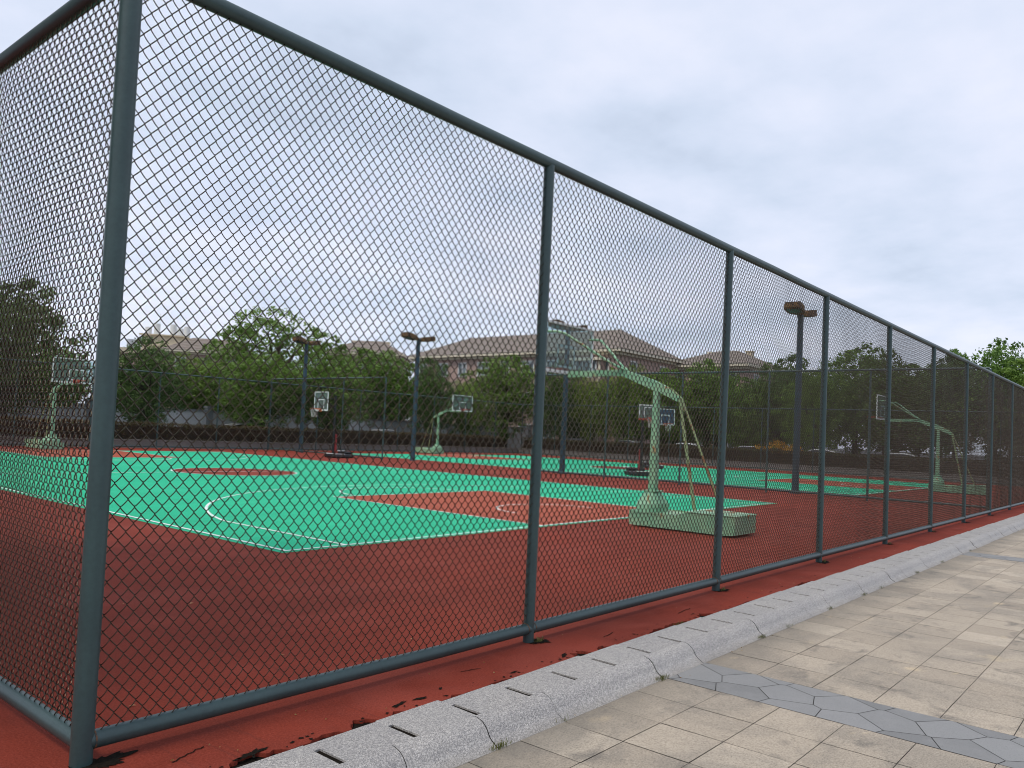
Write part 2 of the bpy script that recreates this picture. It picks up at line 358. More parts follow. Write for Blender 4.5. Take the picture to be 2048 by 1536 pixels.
# ------------------------------------------------------------------ ground and terrain
def build_ground():
    g = MB(); g.poly([(-900, -900), (1200, -900), (1200, 1200), (-900, 1200)], -.30)
    tag(g.build('ground', 'asphalt'), kind='structure')
    # dirt bed under the rubber
    g = MB(); g.poly([(-8, -.60), (60, -.60), (60, 48), (-8, 48)], -.022)
    tag(g.build('ground_soil', 'dirt'), kind='structure')
    # red rubber sheet with a ragged edge against the kerb and torn spots
    m = MB(); xs = []; x = -8.0
    while x < 48.2: xs.append(x); x += .018 if x < 9 else (.05 if x < 20 else .4)
    bites = [(.62, .16, .10), (1.02, .10, .06), (1.28, .09, .11), (1.52, .06, .07), (1.98, .05, .03), (3.35, .10, .14), (3.62, .07, .06), (4.45, .14, .05), (4.8, .2, .07), (5.35, .12, .09), (7.9, .3, .06), (.2, .12, .09)]
    edge = []
    for x in xs:
        y = -.525 + .012*noise.noise(Vector((x*4, 0, 0))) + .010*noise.noise(Vector((x*19, 3, 0)))
        y += max(0, noise.noise(Vector((x*2.3, 9, 0)))-.25)*.07
        for c, w, d in bites:
            u = (x-c)/w
            if abs(u) < 1: y += d*(1-u*u)**.5*(.75+.5*noise.noise(Vector((x*23, c, 0))))
        edge.append((x, y))
    V = []; F = []
    for i, (x, y) in enumerate(edge): V += [(x, y, -.02), (x, y+.002, 0), (x, 1.0, 0)]
    for i in range(len(edge)-1):
        a, b = i*3, i*3+3; F += [(a, b, b+1, a+1), (a+1, b+1, b+2, a+2)]
    m.add(V, F, 0)
    m.poly([(-8, 1.0), (48.2, 1.0), (48.2, 38.2), (-8, 38.2)], 0)
    tag(m.build('court_ground', 'court_red'), kind='structure')
    # torn holes showing dark soil (sheets just above the rubber)
    m = MB()
    def blot(cx, cy, rx, ry, seed, a=0):
        P = []
        for k in range(70):
            t = 2*math.pi*k/70; r = .8+.35*noise.noise(Vector((math.cos(t)*11, math.sin(t)*11, seed*1.3)))+.55*noise.noise(Vector((math.cos(t)*1.7, math.sin(t)*1.7, seed*7.3)))+.25*noise.noise(Vector((math.cos(t)*5, math.sin(t)*5, seed)))
            x, y = rx*r*math.cos(t), ry*r*math.sin(t); P.append((cx+x*math.cos(a)-y*math.sin(a), cy+x*math.sin(a)+y*math.cos(a)))
        m.poly(P, .004)
    for i in range(90):
        x = rnd.uniform(.2, 9); y = -.5+abs(rnd.gauss(0, .05)); q = rnd.uniform(.003, .012); blot(x, y, q*1.6, q, 40+i, rnd.uniform(0, 3))
    for i, (x, y, rx, ry, a) in enumerate([(1.62, -.40, .07, .020, .3), (1.78, -.41, .055, .016, -.2), (2.0, -.36, .03, .010, .6), (.62, -.44, .10, .03, .2), (2.62, -.45, .05, .012, .1), (3.22, -.43, .07, .02, .5)]): blot(x, y, rx, ry, i+1, a)
    for i, x in enumerate([0, 3.315, 6.6, 9.86, 13.15, 16.38, 19.65, 22.97]): blot(x+.05, -.05, .13+.05*((i*7) % 3 == 0), .085, 20+i, .2)
    for x, y, L_, a in [(.3, -.28, .22, .4), (2.35, -.2, .16, -.2), (3.9, -.33, .2, .2), (5.2, -.3, .3, .1)]:
        P = [(x+L_*t*math.cos(a)+.006*noise.noise(Vector((t*9, x, 0))), y+L_*t*math.sin(a)+.02*noise.noise(Vector((t*6, x, 4)))) for t in [k/8 for k in range(9)]]
        for k in range(8):
            w = .004; m.add([(P[k][0], P[k][1]-w, .004), (P[k+1][0], P[k+1][1]-w, .004), (P[k+1][0], P[k+1][1]+w, .004), (P[k][0], P[k][1]+w, .004)], [(0, 1, 2, 3)])
    tag(m.build('ground_cracks', 'dirt'), kind='structure')
build_ground()

K = 1.05
def court_marks(ox, name, suffix):
    """one basketball court, its outer line from x=ox+.05, y=4.9 ; units scaled by K"""
    x0, x1, y0, y1 = ox+.05, ox+.05+15*K, 4.9, 4.9+28*K; cx = (x0+x1)/2; cy = (y0+y1)/2
    g = MB(); g.poly([(x0-.12, y0-.10), (x1+.12, y0-.10), (x1+.12, y1+.12), (x0-.12, y1+.12)], .004)
    tag(g.build('court_surface', 'court_green'), kind='structure')
    s = MB(); kw = 2.45*K; kd = 5.8*K
    s.poly([(cx-kw, y0+.02), (cx+kw, y0+.02), (cx+kw, y0+kd), (cx-kw, y0+kd)], .008)
    s.poly([(cx-kw, y1-kd), (cx+kw, y1-kd), (cx+kw, y1-.02), (cx-kw, y1-.02)], .008)
    tag(s.build('court_key', 'court_salmon'), kind='structure')
    r = MB(); r.poly(arc(cx, cy, 1.8*K, 0, 2*math.pi, 48)[:-1], .008)
    tag(r.build('court_circle', 'court_red'), kind='structure')
    l = MB(); z = .012; w = .028
    def seg(a, b):
        d = Vector((b[0]-a[0], b[1]-a[1])).normalized(); n = Vector((-d.y, d.x))*w
        l.add([(a[0]-n.x, a[1]-n.y, z), (b[0]-n.x, b[1]-n.y, z), (b[0]+n.x, b[1]+n.y, z), (a[0]+n.x, a[1]+n.y, z)], [(0, 1, 2, 3)])
    def curve(cx_, cy_, r_, a0, a1, n=48):
        A = arc(cx_, cy_, r_-w, a0, a1, n); B = arc(cx_, cy_, r_+w, a0, a1, n)
        for i in range(n): l.add([(*A[i], z), (*A[i+1], z), (*B[i+1], z), (*B[i], z)], [(0, 1, 2, 3)])
    e = w
    for a, b in (((x0, y0-e), (x0, y1+e)), ((x1, y0-e), (x1, y1+e)), ((x0+e, y0), (x1-e, y0)), ((x0+e, y1), (x1-e, y1)), ((x0+e, cy), (x1-e, cy))): seg(a, b)
    for yb, sgn in ((y0, 1), (y1, -1)):
        yk = yb+sgn*kd; ys, ye = sorted((yb+sgn*e, yk)); seg((cx-kw, ys), (cx-kw, ye)); seg((cx+kw, ys), (cx+kw, ye)); seg((cx-kw-e, yk+sgn*e), (cx+kw+e, yk+sgn*e))
        a0 = 0 if sgn > 0 else math.pi
        curve(cx, yk+sgn*2*e, 1.8*K, a0+.03, a0+math.pi-.03)
        yr = yb+sgn*1.575*K; curve(cx, yr, 1.25*K, a0, a0+math.pi)
        R3 = 6.75*K; xs = 6.6*K; t = math.acos(xs/R3); yy = yr+sgn*R3*math.sin(t)
        ys, ye = sorted((yb+sgn*e, yy)); seg((cx-xs, ys), (cx-xs, ye)); seg((cx+xs, ys), (cx+xs, ye))
        curve(cx, yr, R3, (t if sgn > 0 else math.pi+t), (math.pi-t if sgn > 0 else 2*math.pi-t), 80)
    curve(cx, cy, 1.8*K, 0, 2*math.pi, 64)
    tag(l.build('court_line', 'court_line'), kind='structure')
court_marks(4.30, 'near', '')
court_marks(27.40, 'far', '')

def build_kerb():
    m = MB(); b = MB()
    x = -6*.484+.85-.0; x = .85-.484*14; i = 0
    while x < 62:
        L_ = .484; jz = rnd.uniform(-.003, .004); jy = rnd.uniform(-.012, .008); t = rnd.random(); g = .0015
        # top slab, notched along one joint to leave the drain slot
        x0, x1 = x+g, x+L_-g; s0 = x0+.040; zt = .004; zb = -.12; yi = -.53+jy; ys = -.625+jy*.3; yo = -.845
        tilt = .006
        P = [(x0, yi), (x0, ys), (s0, ys), (s0, yo), (x1, yo), (x1, yi)]
        n = len(P); V = [(px, py, zb) for px, py in P]+[(px, py, zt+(jz+tilt*(px-x0)/L_ if py > -.6 else 0)) for px, py in P]
        F = [tuple(range(n, 2*n))]+[(k, (k+1) % n, n+(k+1) % n, n+k) for k in range(n)]
        F = [tuple(reversed(F[0]))]+F[1:]
        m.add(V, F, 0, t)
        b.add([(x-.004, yo-.001, -.006), (s0+.002, yo-.001, -.006), (s0+.002, -.60, -.006), (x-.004, -.60, -.006)], [(0, 1, 2, 3)])  # dark strip just below the slab top, keeps each drain slot dark
        x += L_
    # nose stones with an S-shaped face
    prof = [(-.8455, .004)]
    for k in range(1, 10): a = k/9*rad(64); prof.append((-.8455-.125*math.sin(a), .004-.125*(1-math.cos(a))))
    for k in range(1, 6): u = k/5; prof.append((-.958-.076*u, -.066-.060*(u**.62)))
    prof.append((-1.045, -.1285))
    x = 1.80-.62*14
    while x < 62:
        L_ = .62; g = .0028; t = rnd.random(); jz = 0; jy = rnd.uniform(-.006, .006)
        V = []; F = []; n = len(prof); nx = 4
        for a in range(nx+1):
            xx = x+g+(L_-2*g)*a/nx; rr = 0
            for j, (py, pz) in enumerate(prof): V.append((xx, py+(jy if j > 0 else 0)*min(1, j/4)+rr*.5, pz+jz*(1 if j < n-1 else 0)-rr))
        for a in range(nx):
            for j in range(n-1): F.append((a*n+j, a*n+j+1, a*n+n+j+1, a*n+n+j))
        m.add(V, F, 0, t, True)
        for xx, fl in ((x+g, 0), (x+L_-g, 1)):
            q = [(xx, py, pz+jz-.003) for py, pz in prof]+[(xx, prof[-1][0], -.25), (xx, -.85, -.25)]
            m.add(q, [tuple(range(len(q))) if fl else tuple(reversed(range(len(q))))], 0, t)
        x += L_
    tag(m.build('kerb', 'granite'), kind='structure'); tag(b.build('kerb_slot_strip', 'dirt'), kind='structure')
build_kerb()

def clip(poly, a, b, c):      # keep a*x+b*y<=c
    out = []
    for i in range(len(poly)):
        p, q = poly[i], poly[(i+1) % len(poly)]; dp, dq = a*p[0]+b*p[1]-c, a*q[0]+b*q[1]-c
        if dp <= 0: out.append(p)
        if dp*dq < 0: t = dp/(dp-dq); out.append((p[0]+t*(q[0]-p[0]), p[1]+t*(q[1]-p[1])))
    return out
def build_pavement():
    z = -.13
    d = MB(); d.poly([(-60, -60), (140, -60), (140, -1.02), (-60, -1.02)], z-.008)
    tag(d.build('pavement_bed', 'grout'), kind='structure')
    m = MB(); s = MB(); T = .43; bands = []
    k = -1
    xb = 3.70
    bands = [(xb-10.3, xb-10.3+.61), (xb, xb+.61), (14.0, 14.61), (24.3, 24.91), (34.6, 35.21), (44.9, 45.51)]
    def tile(x0, x1, y0, y1):
        g = .0025; t = rnd.random(); t = .25+.5*t if rnd.random() > .12 else (1.0 if rnd.random() > .5 else .0)
        e = [rnd.uniform(-.0012, .0012) for _ in range(4)]
        m.add([(x0+g, y0+g, z+e[0]), (x1-g, y0+g, z+e[1]), (x1-g, y1-g, z+e[2]), (x0+g, y1-g, z+e[3])], [(0, 1, 2, 3)], 0, t)
    segs = []
    ends = [-9.0]+[v for b in bands for v in b if v > -9]+[58]
    for i in range(0, len(ends)-1, 2): segs.append((ends[i], ends[i+1]))
    for a, b in segs:
        for r in range(30 if a < 20 else 12):
            y1 = -1.05-r*T if r else -1.035; y0 = -1.05-(r+1)*T; 
            off = 0 if b < 4 or r % 2 == 0 else 0
            if b < 4:      # aligned to the band on the right
                n = int((b-a)/T)+1; cuts = [b-j*T for j in range(n)] ; cuts = [c for c in cuts if c > a]+[a]; cuts = cuts[::-1]
            else:
                n = int((b-a)/T)+1; w_ = T if r % 3 else T*1.02; cuts = [a+j*w_ for j in range(n+1)]; cuts = [c for c in cuts if c < b-.1]+[b]
            for c0, c1 in zip(cuts[:-1], cuts[1:]): tile(c0, c1, y0, y1)
    tag(m.build('pavement', 'paving'), kind='structure')
    # slate band of irregular hexagonal slabs
    for a, b in bands:
        if a > 30: continue
        seeds = []; n = 30 if a < 10 else 12
        for j in range(n+2):
            y = -1.0-j*.36+.1
            for i_ in range(3):
                seeds.append((a-.02+i_*.30+(.0 if j % 2 else .14)+rnd.uniform(-.05, .05), y+(.18 if i_ % 2 else 0)+rnd.uniform(-.05, .05)))
        yend = -1.05-n*.36
        for p in seeds:
            P = [(a+.003, yend), (b-.003, yend), (b-.003, -1.04), (a+.003, -1.04)]
            for q in seeds:
                if q is p or abs(q[1]-p[1]) > 1.2: continue
                ax, ay = q[0]-p[0], q[1]-p[1]; L_ = math.hypot(ax, ay)
                if L_ < 1e-6: continue
                c = (ax*(p[0]+q[0])/2+ay*(p[1]+q[1])/2) - .003*L_
                P = clip(P, ax, ay, c)
                if len(P) < 3: break
            if len(P) >= 3:
                s.poly(P, z+.001, 0, rnd.random())
    tag(s.build('pavement_band', 'slate'), kind='structure')
build_pavement()

# ------------------------------------------------------------------ chain link fences
def link_mesh(name, W, H, w=.067, h=.080, d=.0105, r=.0029, sides=6, coarse=False, seed=0, mat='wire'):
    """woven wire: each wire is a flattened coil; local x along, z up, y out of plane"""
    p = w/2; n = int(W/p)+1; T = [(0, -1, 0), (.07, -.72, .75), (.25, 0, 1), (.43, .72, .75), (.5, 1, 0), (.57, .72, -.75), (.75, 0, -1), (.93, -.72, -.75)]
    if coarse: T = [(0, -1, 0), (.25, 0, 1), (.5, 1, 0), (.75, 0, -1)]
    import numpy as np
    per = int(H/h)+1; V = []; F = []; off = 0
    ang = [2*math.pi*k/sides for k in range(sides)]
    ca = np.array([math.cos(a) for a in ang]); sa = np.array([math.sin(a) for a in ang])
    Vs = []; Fs = []
    for k in range(n):
        x0 = (k+.5)*p; ph = (k % 2)*h/2 - h
        pts = []
        for j in range(per+2):
            for t, xx, yy in T:
                z = ph+(j+t)*h
                if 0 <= z <= H: pts.append((x0+xx*(p/2+.0012), -d*yy*.5*2, z))
        P = np.array(pts)
        bul = np.array([  .020*noise.noise(Vector((a[0]*.9, a[2]*.9, seed)))+.004*noise.noise(Vector((a[0]*3, a[2]*3, seed+5))) for a in P[::4]])
        bx = np.array([.015*noise.noise(Vector((a[0]*1.1, a[2]*1.1, seed+9))) for a in P[::4]]); bz = np.array([.018*noise.noise(Vector((a[0]*.8, a[2]*.8, seed+13))) for a in P[::4]])
        idx = np.arange(len(P))/4.0; base = np.arange(len(bul))
        P[:, 1] += np.interp(idx, base, bul); P[:, 0] += np.interp(idx, base, bx); P[:, 2] += np.interp(idx, base, bz)
        P[:, 0] = np.clip(P[:, 0], .0, W); P[:, 2] = np.clip(P[:, 2], 0, H)
        D = np.gradient(P, axis=0); D /= np.linalg.norm(D, axis=1)[:, None]+1e-9
        Y = np.array([0, 1.0, 0]); A = np.cross(D, Y); A /= np.linalg.norm(A, axis=1)[:, None]+1e-9; B = np.cross(A, D)
        ring = P[:, None, :]+r*(A[:, None, :]*ca[None, :, None]+B[:, None, :]*sa[None, :, None])
        K_ = len(P); Vs.append(ring.reshape(-1, 3))
        i = np.arange(K_-1)[:, None]*sides; k2 = np.arange(sides)[None, :]; k3 = (k2+1) % sides
        f = np.stack([i+k2, i+k3, i+sides+k3, i+sides+k2], -1).reshape(-1, 4)+off
        Fs.append(f); off += K_*sides
    V = np.concatenate(Vs); Fq = np.concatenate(Fs)
    me = bpy.data.meshes.new(name); me.vertices.add(len(V)); me.vertices.foreach_set('co', V.astype('f').ravel())
    me.loops.add(Fq.size); me.loops.foreach_set('vertex_index', Fq.astype('i').ravel())
    me.polygons.add(len(Fq)); me.polygons.foreach_set('loop_start', (np.arange(len(Fq))*4).astype('i'))
    me.polygons.foreach_set('use_smooth', [True]*len(Fq)); me.materials.append(MAT[mat]); me.update(calc_edges=True); return me

R_ = .044; HT = 3.855; HB = .105
near_a = link_mesh('mesh_panel', 3.27, 3.72, seed=1)
near_b = link_mesh('mesh_panel', 3.27, 3.72, seed=40)
def fence(name, pts, label, top=HT, bot=HB, r=R_, panels=None, mid=None, rings=True, mat='fence_paint', lean=None, skip_first=False):
    """pts: list of (x,y) post positions along one straight fence; panels: list of meshes used in turn"""
    root = empty(name, (pts[0][0], pts[0][1], 0), 0, label, 'fence')
    o0 = Vector((pts[0][0], pts[0][1], 0)); dirv = (Vector((*pts[-1], 0))-o0).normalized(); rz = math.atan2(dirv.y, dirv.x)
    for i, p in enumerate(pts):
        if i == 0 and skip_first: continue
        q = Vector((p[0], p[1], 0))-o0; m = MB(); dx = lean[i] if lean else 0
        m.tube([(0, 0, -.02), (dirv.x*dx*.1, 0, bot), (dirv.x*dx, dirv.y*dx, top-.02)], r*(1.14 if i == 0 else 1), 14, cap=True)
        if rings:
            for a in ((r*.93, -r*.93) if i else (r*1.0,)):
                m.tube([(dirv.x*a, dirv.y*a, bot), (dirv.x*(a*1.16), dirv.y*(a*1.16), bot)], r*1.06, 14, mat=1)
        m.build('post', [mat, 'weld_rust'], root, q)
    L_ = (Vector((*pts[-1], 0))-o0).length
    for z, nm in ((top, 'top_rail'), (bot, 'bottom_rail')):
        n = max(2, int(L_/1.1)); P = []
        for k in range(n+1):
            d = L_*k/n; P.append(dirv*max(d, .012)+Vector((0, 0, z+(.006*noise.noise(Vector((d*.7, z, 0))) if 0 < k < n else 0))))
        m = MB(); rr = r if nm == 'bottom_rail' else r*1.02; m.tube(P, rr, 16); m.build(nm, mat, root)
    if mid:
        m = MB(); m.tube([Vector((0, 0, mid)), dirv*L_+Vector((0, 0, mid))], r*.6, 8); m.build('middle_rail', mat, root)
    for i in range(len(pts)-1):
        a = Vector((*pts[i], 0))-o0; b = Vector((*pts[i+1], 0))-o0; me = panels[i % len(panels)]
        o = link(me, 'mesh_panel', root, a+Vector((0, 0, bot+.03)), rz)
        W = max(v for v in (3.27,)); o.scale = ((b-a).length/W, 1, (top-bot-.06)/3.72)
    return root
px = [0, 3.315, 6.60, 9.86, 13.15, 16.38, 19.65, 22.97, 26.25, 29.5, 32.8, 36.1, 39.4, 42.7, 46.0]
ln = [0, .0, .06, -.01, -.06, -.05, .0, .03, .02, 0, 0, 0, 0, 0, 0]
fence('chain_link_fence', [(x, 0) for x in px], 'long dark green chain link fence beside the granite kerb', panels=[near_a, near_b], lean=ln)
fence('chain_link_fence', [(0, 0), (0, 3.29), (0, 6.58), (0, 9.87), (0, 13.16)], 'chain link fence seen edge-on, turning back from the thick corner post', panels=[near_b, near_a], skip_first=True)
far_mesh = link_mesh('mesh_panel', 3.27, 3.72, coarse=True, sides=3, r=.0024, w=.085, h=.10, seed=3, mat='far_wire')
fh = 3.98
fence('chain_link_fence', [(x, 37.6) for x in [-1.6+3.3*i for i in range(16)]], 'back chain link fence in front of the hedge and white compound wall', top=fh, r=.035, panels=[far_mesh], rings=False)
fence('chain_link_fence', [(24.75, 27.3+3.43*i) for i in range(4)], 'short divider fence section between the two far floodlight poles', top=4.18, r=.035, panels=[far_mesh], rings=False)
fence('chain_link_fence', [(24.75, .35+3.36*i) for i in range(6)], 'long divider fence section between the two green courts', top=4.18, r=.035, panels=[far_mesh], rings=False)
fence('chain_link_fence', [(47.9, .2+3.4*i) for i in range(12)], 'end chain link fence before the row of parked cars', top=fh, r=.035, panels=[far_mesh], rings=False)

# ------------------------------------------------------------------ basketball stands
def rect_tube(m, pts, r, mat=0):
    for a, b in zip(pts, pts[1:]+pts[:1]): m.tube([a, b], r, 6, mat)
def make_stand():
    root = empty('basketball_stand', (0, 0, 0)); root['category'] = 'basketball stand'
    # base: counterweight box behind, low tray and front block
    m = MB(); hw = .44
    side = [(.24, .03), (.24, .31), (-.42, .27), (-.62, .25), (-.98, .36), (-1.90, .36), (-1.90, .05), (-1.72, .03)]
    n = len(side); V = [(-hw, u, z) for u, z in side]+[(hw, u, z) for u, z in side]
    F = [tuple(range(n-1, -1, -1)), tuple(range(n, 2*n))]+[(k, (k+1) % n, n+(k+1) % n, n+k) for k in range(n)]
    m.add(V, F)
    for s in (-1, 1): m.box((s*(hw+.006), -.25, .285), (.012, .9, .03))
    m.box((0, -1.44, .372), (2*hw+.03, .95, .022), bev=.008)
    for s in (-1, 1):
        for u in (.1, -1.6): m.tube([(s*.3-.03, u, .03), (s*.3+.03, u, .03)], .03, 10)
    m.build('base', 'stand_paint', root)
    # hexagonal housing round the foot of the post
    m = MB(); rings = []
    for z, a, b in ((.27, .38, .235), (.42, .36, .235), (.66, .13, .13)):
        rings.append([(a, -b*.5, z), (a, b*.5, z), (a*.55, b, z), (-a*.55, b, z), (-a, b*.5, z), (-a, -b*.5, z), (-a*.55, -b, z), (a*.55, -b, z)])
    m.loft(rings); m.box((0, 0, .665), (.30, .30, .02)); m.build('housing', 'stand_paint', root)
    m = MB(); V = []
    m.loft([[(-a, -a, z), (a, -a, z), (a, a, z), (-a, a, z)] for a, z in ((.072, .64), (.062, 1.6), (.050, 2.66))]); m.build('post', 'stand_paint', root)
    m = MB(); m.bar([(0, 2.13, 2.93), (0, .78, 2.95), (0, .12, 2.72), (0, -.18, 2.60), (0, -.50, 2.42)], .11, [.12, .125, .18, .16, .09]); m.build('arm', 'stand_paint', root)
    m = MB(); m.bar([(0, .35, 2.86), (0, -.02, 2.73), (0, -.35, 2.60), (0, -.56, 2.42), (0, -.62, 2.20)], .05, .03); m.build('tension_strap', 'stand_strut', root)
    for s, ub in ((-.10, -.95), (.22, -1.35)):
        m = MB(); m.tube([(s*.3, -.52, 2.42), (s, ub, .37)], .033 if s < 0 else .026, 8); m.build('strut', 'stand_strut', root)
    for s in (-1, 1):
        m = MB(); m.tube([(s*.06, .72, 3.0), (s*.20, .98, 3.14), (s*.66, 1.78, 3.70), (s*.72, 1.92, 3.74), (s*.74, 2.17, 3.75)], .026, 8)
        m.build('brace', 'stand_paint', root)
    # backboard
    yb = 2.22; hw, z0, z1 = .92, 2.97, 3.98
    m = MB()
    for a, b in (((-hw, z0), (hw, z0)), ((-hw, z1), (hw, z1))): m.box((0, yb, a[1]), (2*hw+.05, .045, .045 if a[1] > 3 else .07))
    for s in (-1, 1): m.box((s*hw, yb, (z0+z1)/2), (.045, .044, z1-z0-.05))
    f = m.build('backboard_frame', 'white_paint', root)
    g = MB(); g.box((0, yb, (z0+z1)/2), (2*hw-.05, .012, z1-z0-.06)); g.build('board_panel', 'board_glass', f)
    q = MB(); yy = yb+.012
    for x0, x1, a, b in ((-.31, .31, 3.50, 3.55), (-.31, -.26, 3.07, 3.50), (.26, .31, 3.07, 3.50), (-.255, .255, 3.07, 3.11)): q.box(((x0+x1)/2, yy, (a+b)/2), (x1-x0, .006, b-a))
    q.build('target_square', 'white_paint', f)
    m = MB(); m.tube([(.235*math.cos(t), yb+.42+.235*math.sin(t), 3.06) for t in [2*math.pi*k/20 for k in range(20)]], .011, 6, closed=True)
    m.box((0, yb+.11, 3.04), (.20, .18, .06)); m.box((0, yb+.03, 3.03), (.24, .03, .16)); m.build('rim', 'rim_red', root)
    return root
st = make_stand()
G = 'old green basketball stands'
place(st, 0, (11.70, 3.85, 0), 0, 'pale green rusty basketball stand nearest the fence, with long arm over the near court', G)
place(st, 1, (12.35, 35.2, 0), math.pi, 'green basketball stand at the far end of the near court, left of the corner post', G)
place(st, 1, (36.25, 35.3, 0), math.pi, 'green basketball stand at the far end of the second court, right of the floodlight pole', G)
place(st, 1, (34.75, 3.85, 0), 0, 'green basketball stand faint behind the dense mesh at the near end of the second court', G)

def make_portable(frame_mat, rim_mat, w=1.12, z0=2.36, z1=3.12, pole=3.12, band=True, glassy=True):
    root = empty('portable_basketball_hoop', (0, 0, 0)); root['category'] = 'basketball hoop'
    m = MB(); rings = []     # rounded water-filled base, forward is +y
    for z, s in ((.0, .94), (.08, 1), (.16, .97), (.20, .86)): rings.append([(x*s, y*s-.25, z) for x, y in ((-.40, -.62), (.40, -.62), (.52, -.42), (.52, .40), (.30, .66), (-.30, .66), (-.52, .40), (-.52, -.42))])
    m.loft(rings); m.box((0, -.62, .26), (.85, .34, .14), bev=.05); b = m.build('base', 'black_plastic', root)
    e = MB(); e.box((0, .36, .215), (.62, .16, .03)); e.box((-.44, .0, .205), (.10, .5, .03)); e.box((.40, -.70, .345), (.3, .30, .03)); e.build('base_trim', 'white_paint', b)
    m = MB(); m.tube([(0, .12, .15), (0, .12, pole)], .06, 12); m.tube([(0, .12, pole-.02), (0, .12, pole+.01)], .066, 12); m.build('post', 'black_plastic', root)
    m = MB(); m.box((.0, .0, .70), (.15, .13, .95), bev=.03); m.build('post_pad', 'pad_red', root)
    for s in (-1, 1):
        m = MB(); m.tube([(s*.22, -.62, .24), (s*.04, .05, 1.5)], .018, 6); m.build('strut', 'black_plastic', root)
    m = MB(); yb = .98
    for s in (-1, 1):
        m.tube([(s*.07, .14, 2.95), (s*.14, yb-.03, 2.98)], .017, 6); m.tube([(s*.07, .14, 2.52), (s*.14, yb-.03, 2.58)], .017, 6)
    m.tube([(0, -.18, 2.30), (0, .60, 2.80)], .022, 6); m.build('support_arm', 'black_plastic', root)
    m = MB(); c = (z0+z1)/2
    m.box((0, yb, z1), (w, .04, .045)); m.box((0, yb, z0), (w, .05, .075), mat=1)
    for s in (-1, 1): m.box((s*(w/2-.022), yb, c), (.045, .039, z1-z0-.05))
    f = m.build('backboard_frame', [frame_mat, frame_mat], root)
    g = MB(); g.box((0, yb, c), (w-.09, .012, z1-z0-.07)); g.build('board_panel', 'board_glass' if glassy else 'dark_blue_panel', f)
    q = MB(); yy = yb+.012
    for x0, x1, a, b_ in ((-.26, .26, z0+.50, z0+.54), (-.26, -.22, z0+.1, z0+.50), (.22, .26, z0+.1, z0+.50)): q.box(((x0+x1)/2, yy, (a+b_)/2), (x1-x0, .006, b_-a))
    q.build('target_square', 'white_paint', f)
    zr = z0+.06; m = MB(); m.tube([(.225*math.cos(t), yb+.37+.225*math.sin(t), zr) for t in [2*math.pi*k/18 for k in range(18)]], .013, 6, closed=True); m.box((0, yb+.09, zr-.02), (.16, .14, .07)); m.box((0, yb+.03, zr-.06), (.2, .03, .16))
    rm = m.build('rim', rim_mat, root)
    m = MB(); n = 12
    for k in range(n):
        for s in (1, -1):
            P = []
            for j in range(5):
                u = j/4; r = .225-.10*u**.7; t = 2*math.pi*(k+s*u*1.5)/n; P.append((r*math.cos(t), yb+.37+r*math.sin(t), zr-.42*u))
            m.tube(P, .005, 4)
    m.build('net', 'net', rm)
    return root
p1 = make_portable('white_paint', 'rim_orange', 1.12, 2.36, 3.26)
place(p1, 0, (23.25, 29.2, 0), rad(90), 'portable black basketball hoop with glass board and orange rim beside the near court')
p2 = make_portable('rim_red', 'rim_red', .95, 2.50, 3.12, 3.0)
for ch in p2.children:
    if ch.name.startswith('backboard_frame'): ch.data.materials[0] = MAT['white_paint']
place(p2, 0, (28.85, 14.65, 0), rad(140), 'portable hoop with red edged board and black base behind the divider fence')
p3 = make_portable('white_paint', 'rim_red', 1.2, 2.5, 3.35, 3.3, glassy=False)
place(p3, 0, (37.5, 19.0, 0), rad(150), 'portable hoop with dark blue board seen behind the near stand arm')

# ------------------------------------------------------------------ floodlight poles
def make_lamp():
    root = empty('floodlight_pole', (0, 0, 0)); root['category'] = 'floodlight'
    m = MB(); m.tube([(0, 0, 0), (0, 0, .5), (0, 0, 6.35)], [.125, .12, .10], 14); m.tube([(0, 0, 0), (0, 0, .03)], .2, 14); m.build('pole', 'pole_paint', root)
    m = MB(); m.tube([(-.34, 0, 6.30), (0, 0, 6.22), (.34, 0, 6.30)], .04, 8); m.build('bracket', 'pole_paint', root)
    for s in (-1, 1):
        h = MB(); rings = []
        for u, w, t in ((.10, .14, .12), (.30, .22, .20), (.50, .30, .24), (.95, .30, .24), (1.03, .22, .18)):
            z = 6.26+u*.17
            rings.append([(s*u, -w, z-t/2), (s*u, w, z-t/2), (s*u, w*.9, z+t/2), (s*u, -w*.9, z+t/2)])
        if s < 0: rings = [r[::-1] for r in rings]
        h.loft(rings); hd = h.build('lamp_head', 'lamp_rust', root)
        g = MB(); g.box((s*.72, 0, 6.26+.72*.17-.128), (.42, .44, .012), ry=-s*math.atan(.17)); g.build('lens', 'pole_paint', hd)
    return root
lp = make_lamp(); G = 'twin headed floodlight poles between the courts'
place(lp, 0, (25.55, 6.35, 0), rad(4), 'floodlight pole with two rusty heads, rightmost and tallest in view', G)
place(lp, 1, (25.75, 16.65, 0), rad(-6), 'floodlight pole rising behind the near stand backboard', G)
place(lp, 1, (26.3, 26.75, 0), rad(2), 'floodlight pole with brown heads against the sky at the end of the short divider fence', G)
place(lp, 1, (25.3, 35.1, 0), rad(20), 'floodlight pole with heads lost in the big tree behind the portable hoop', G)

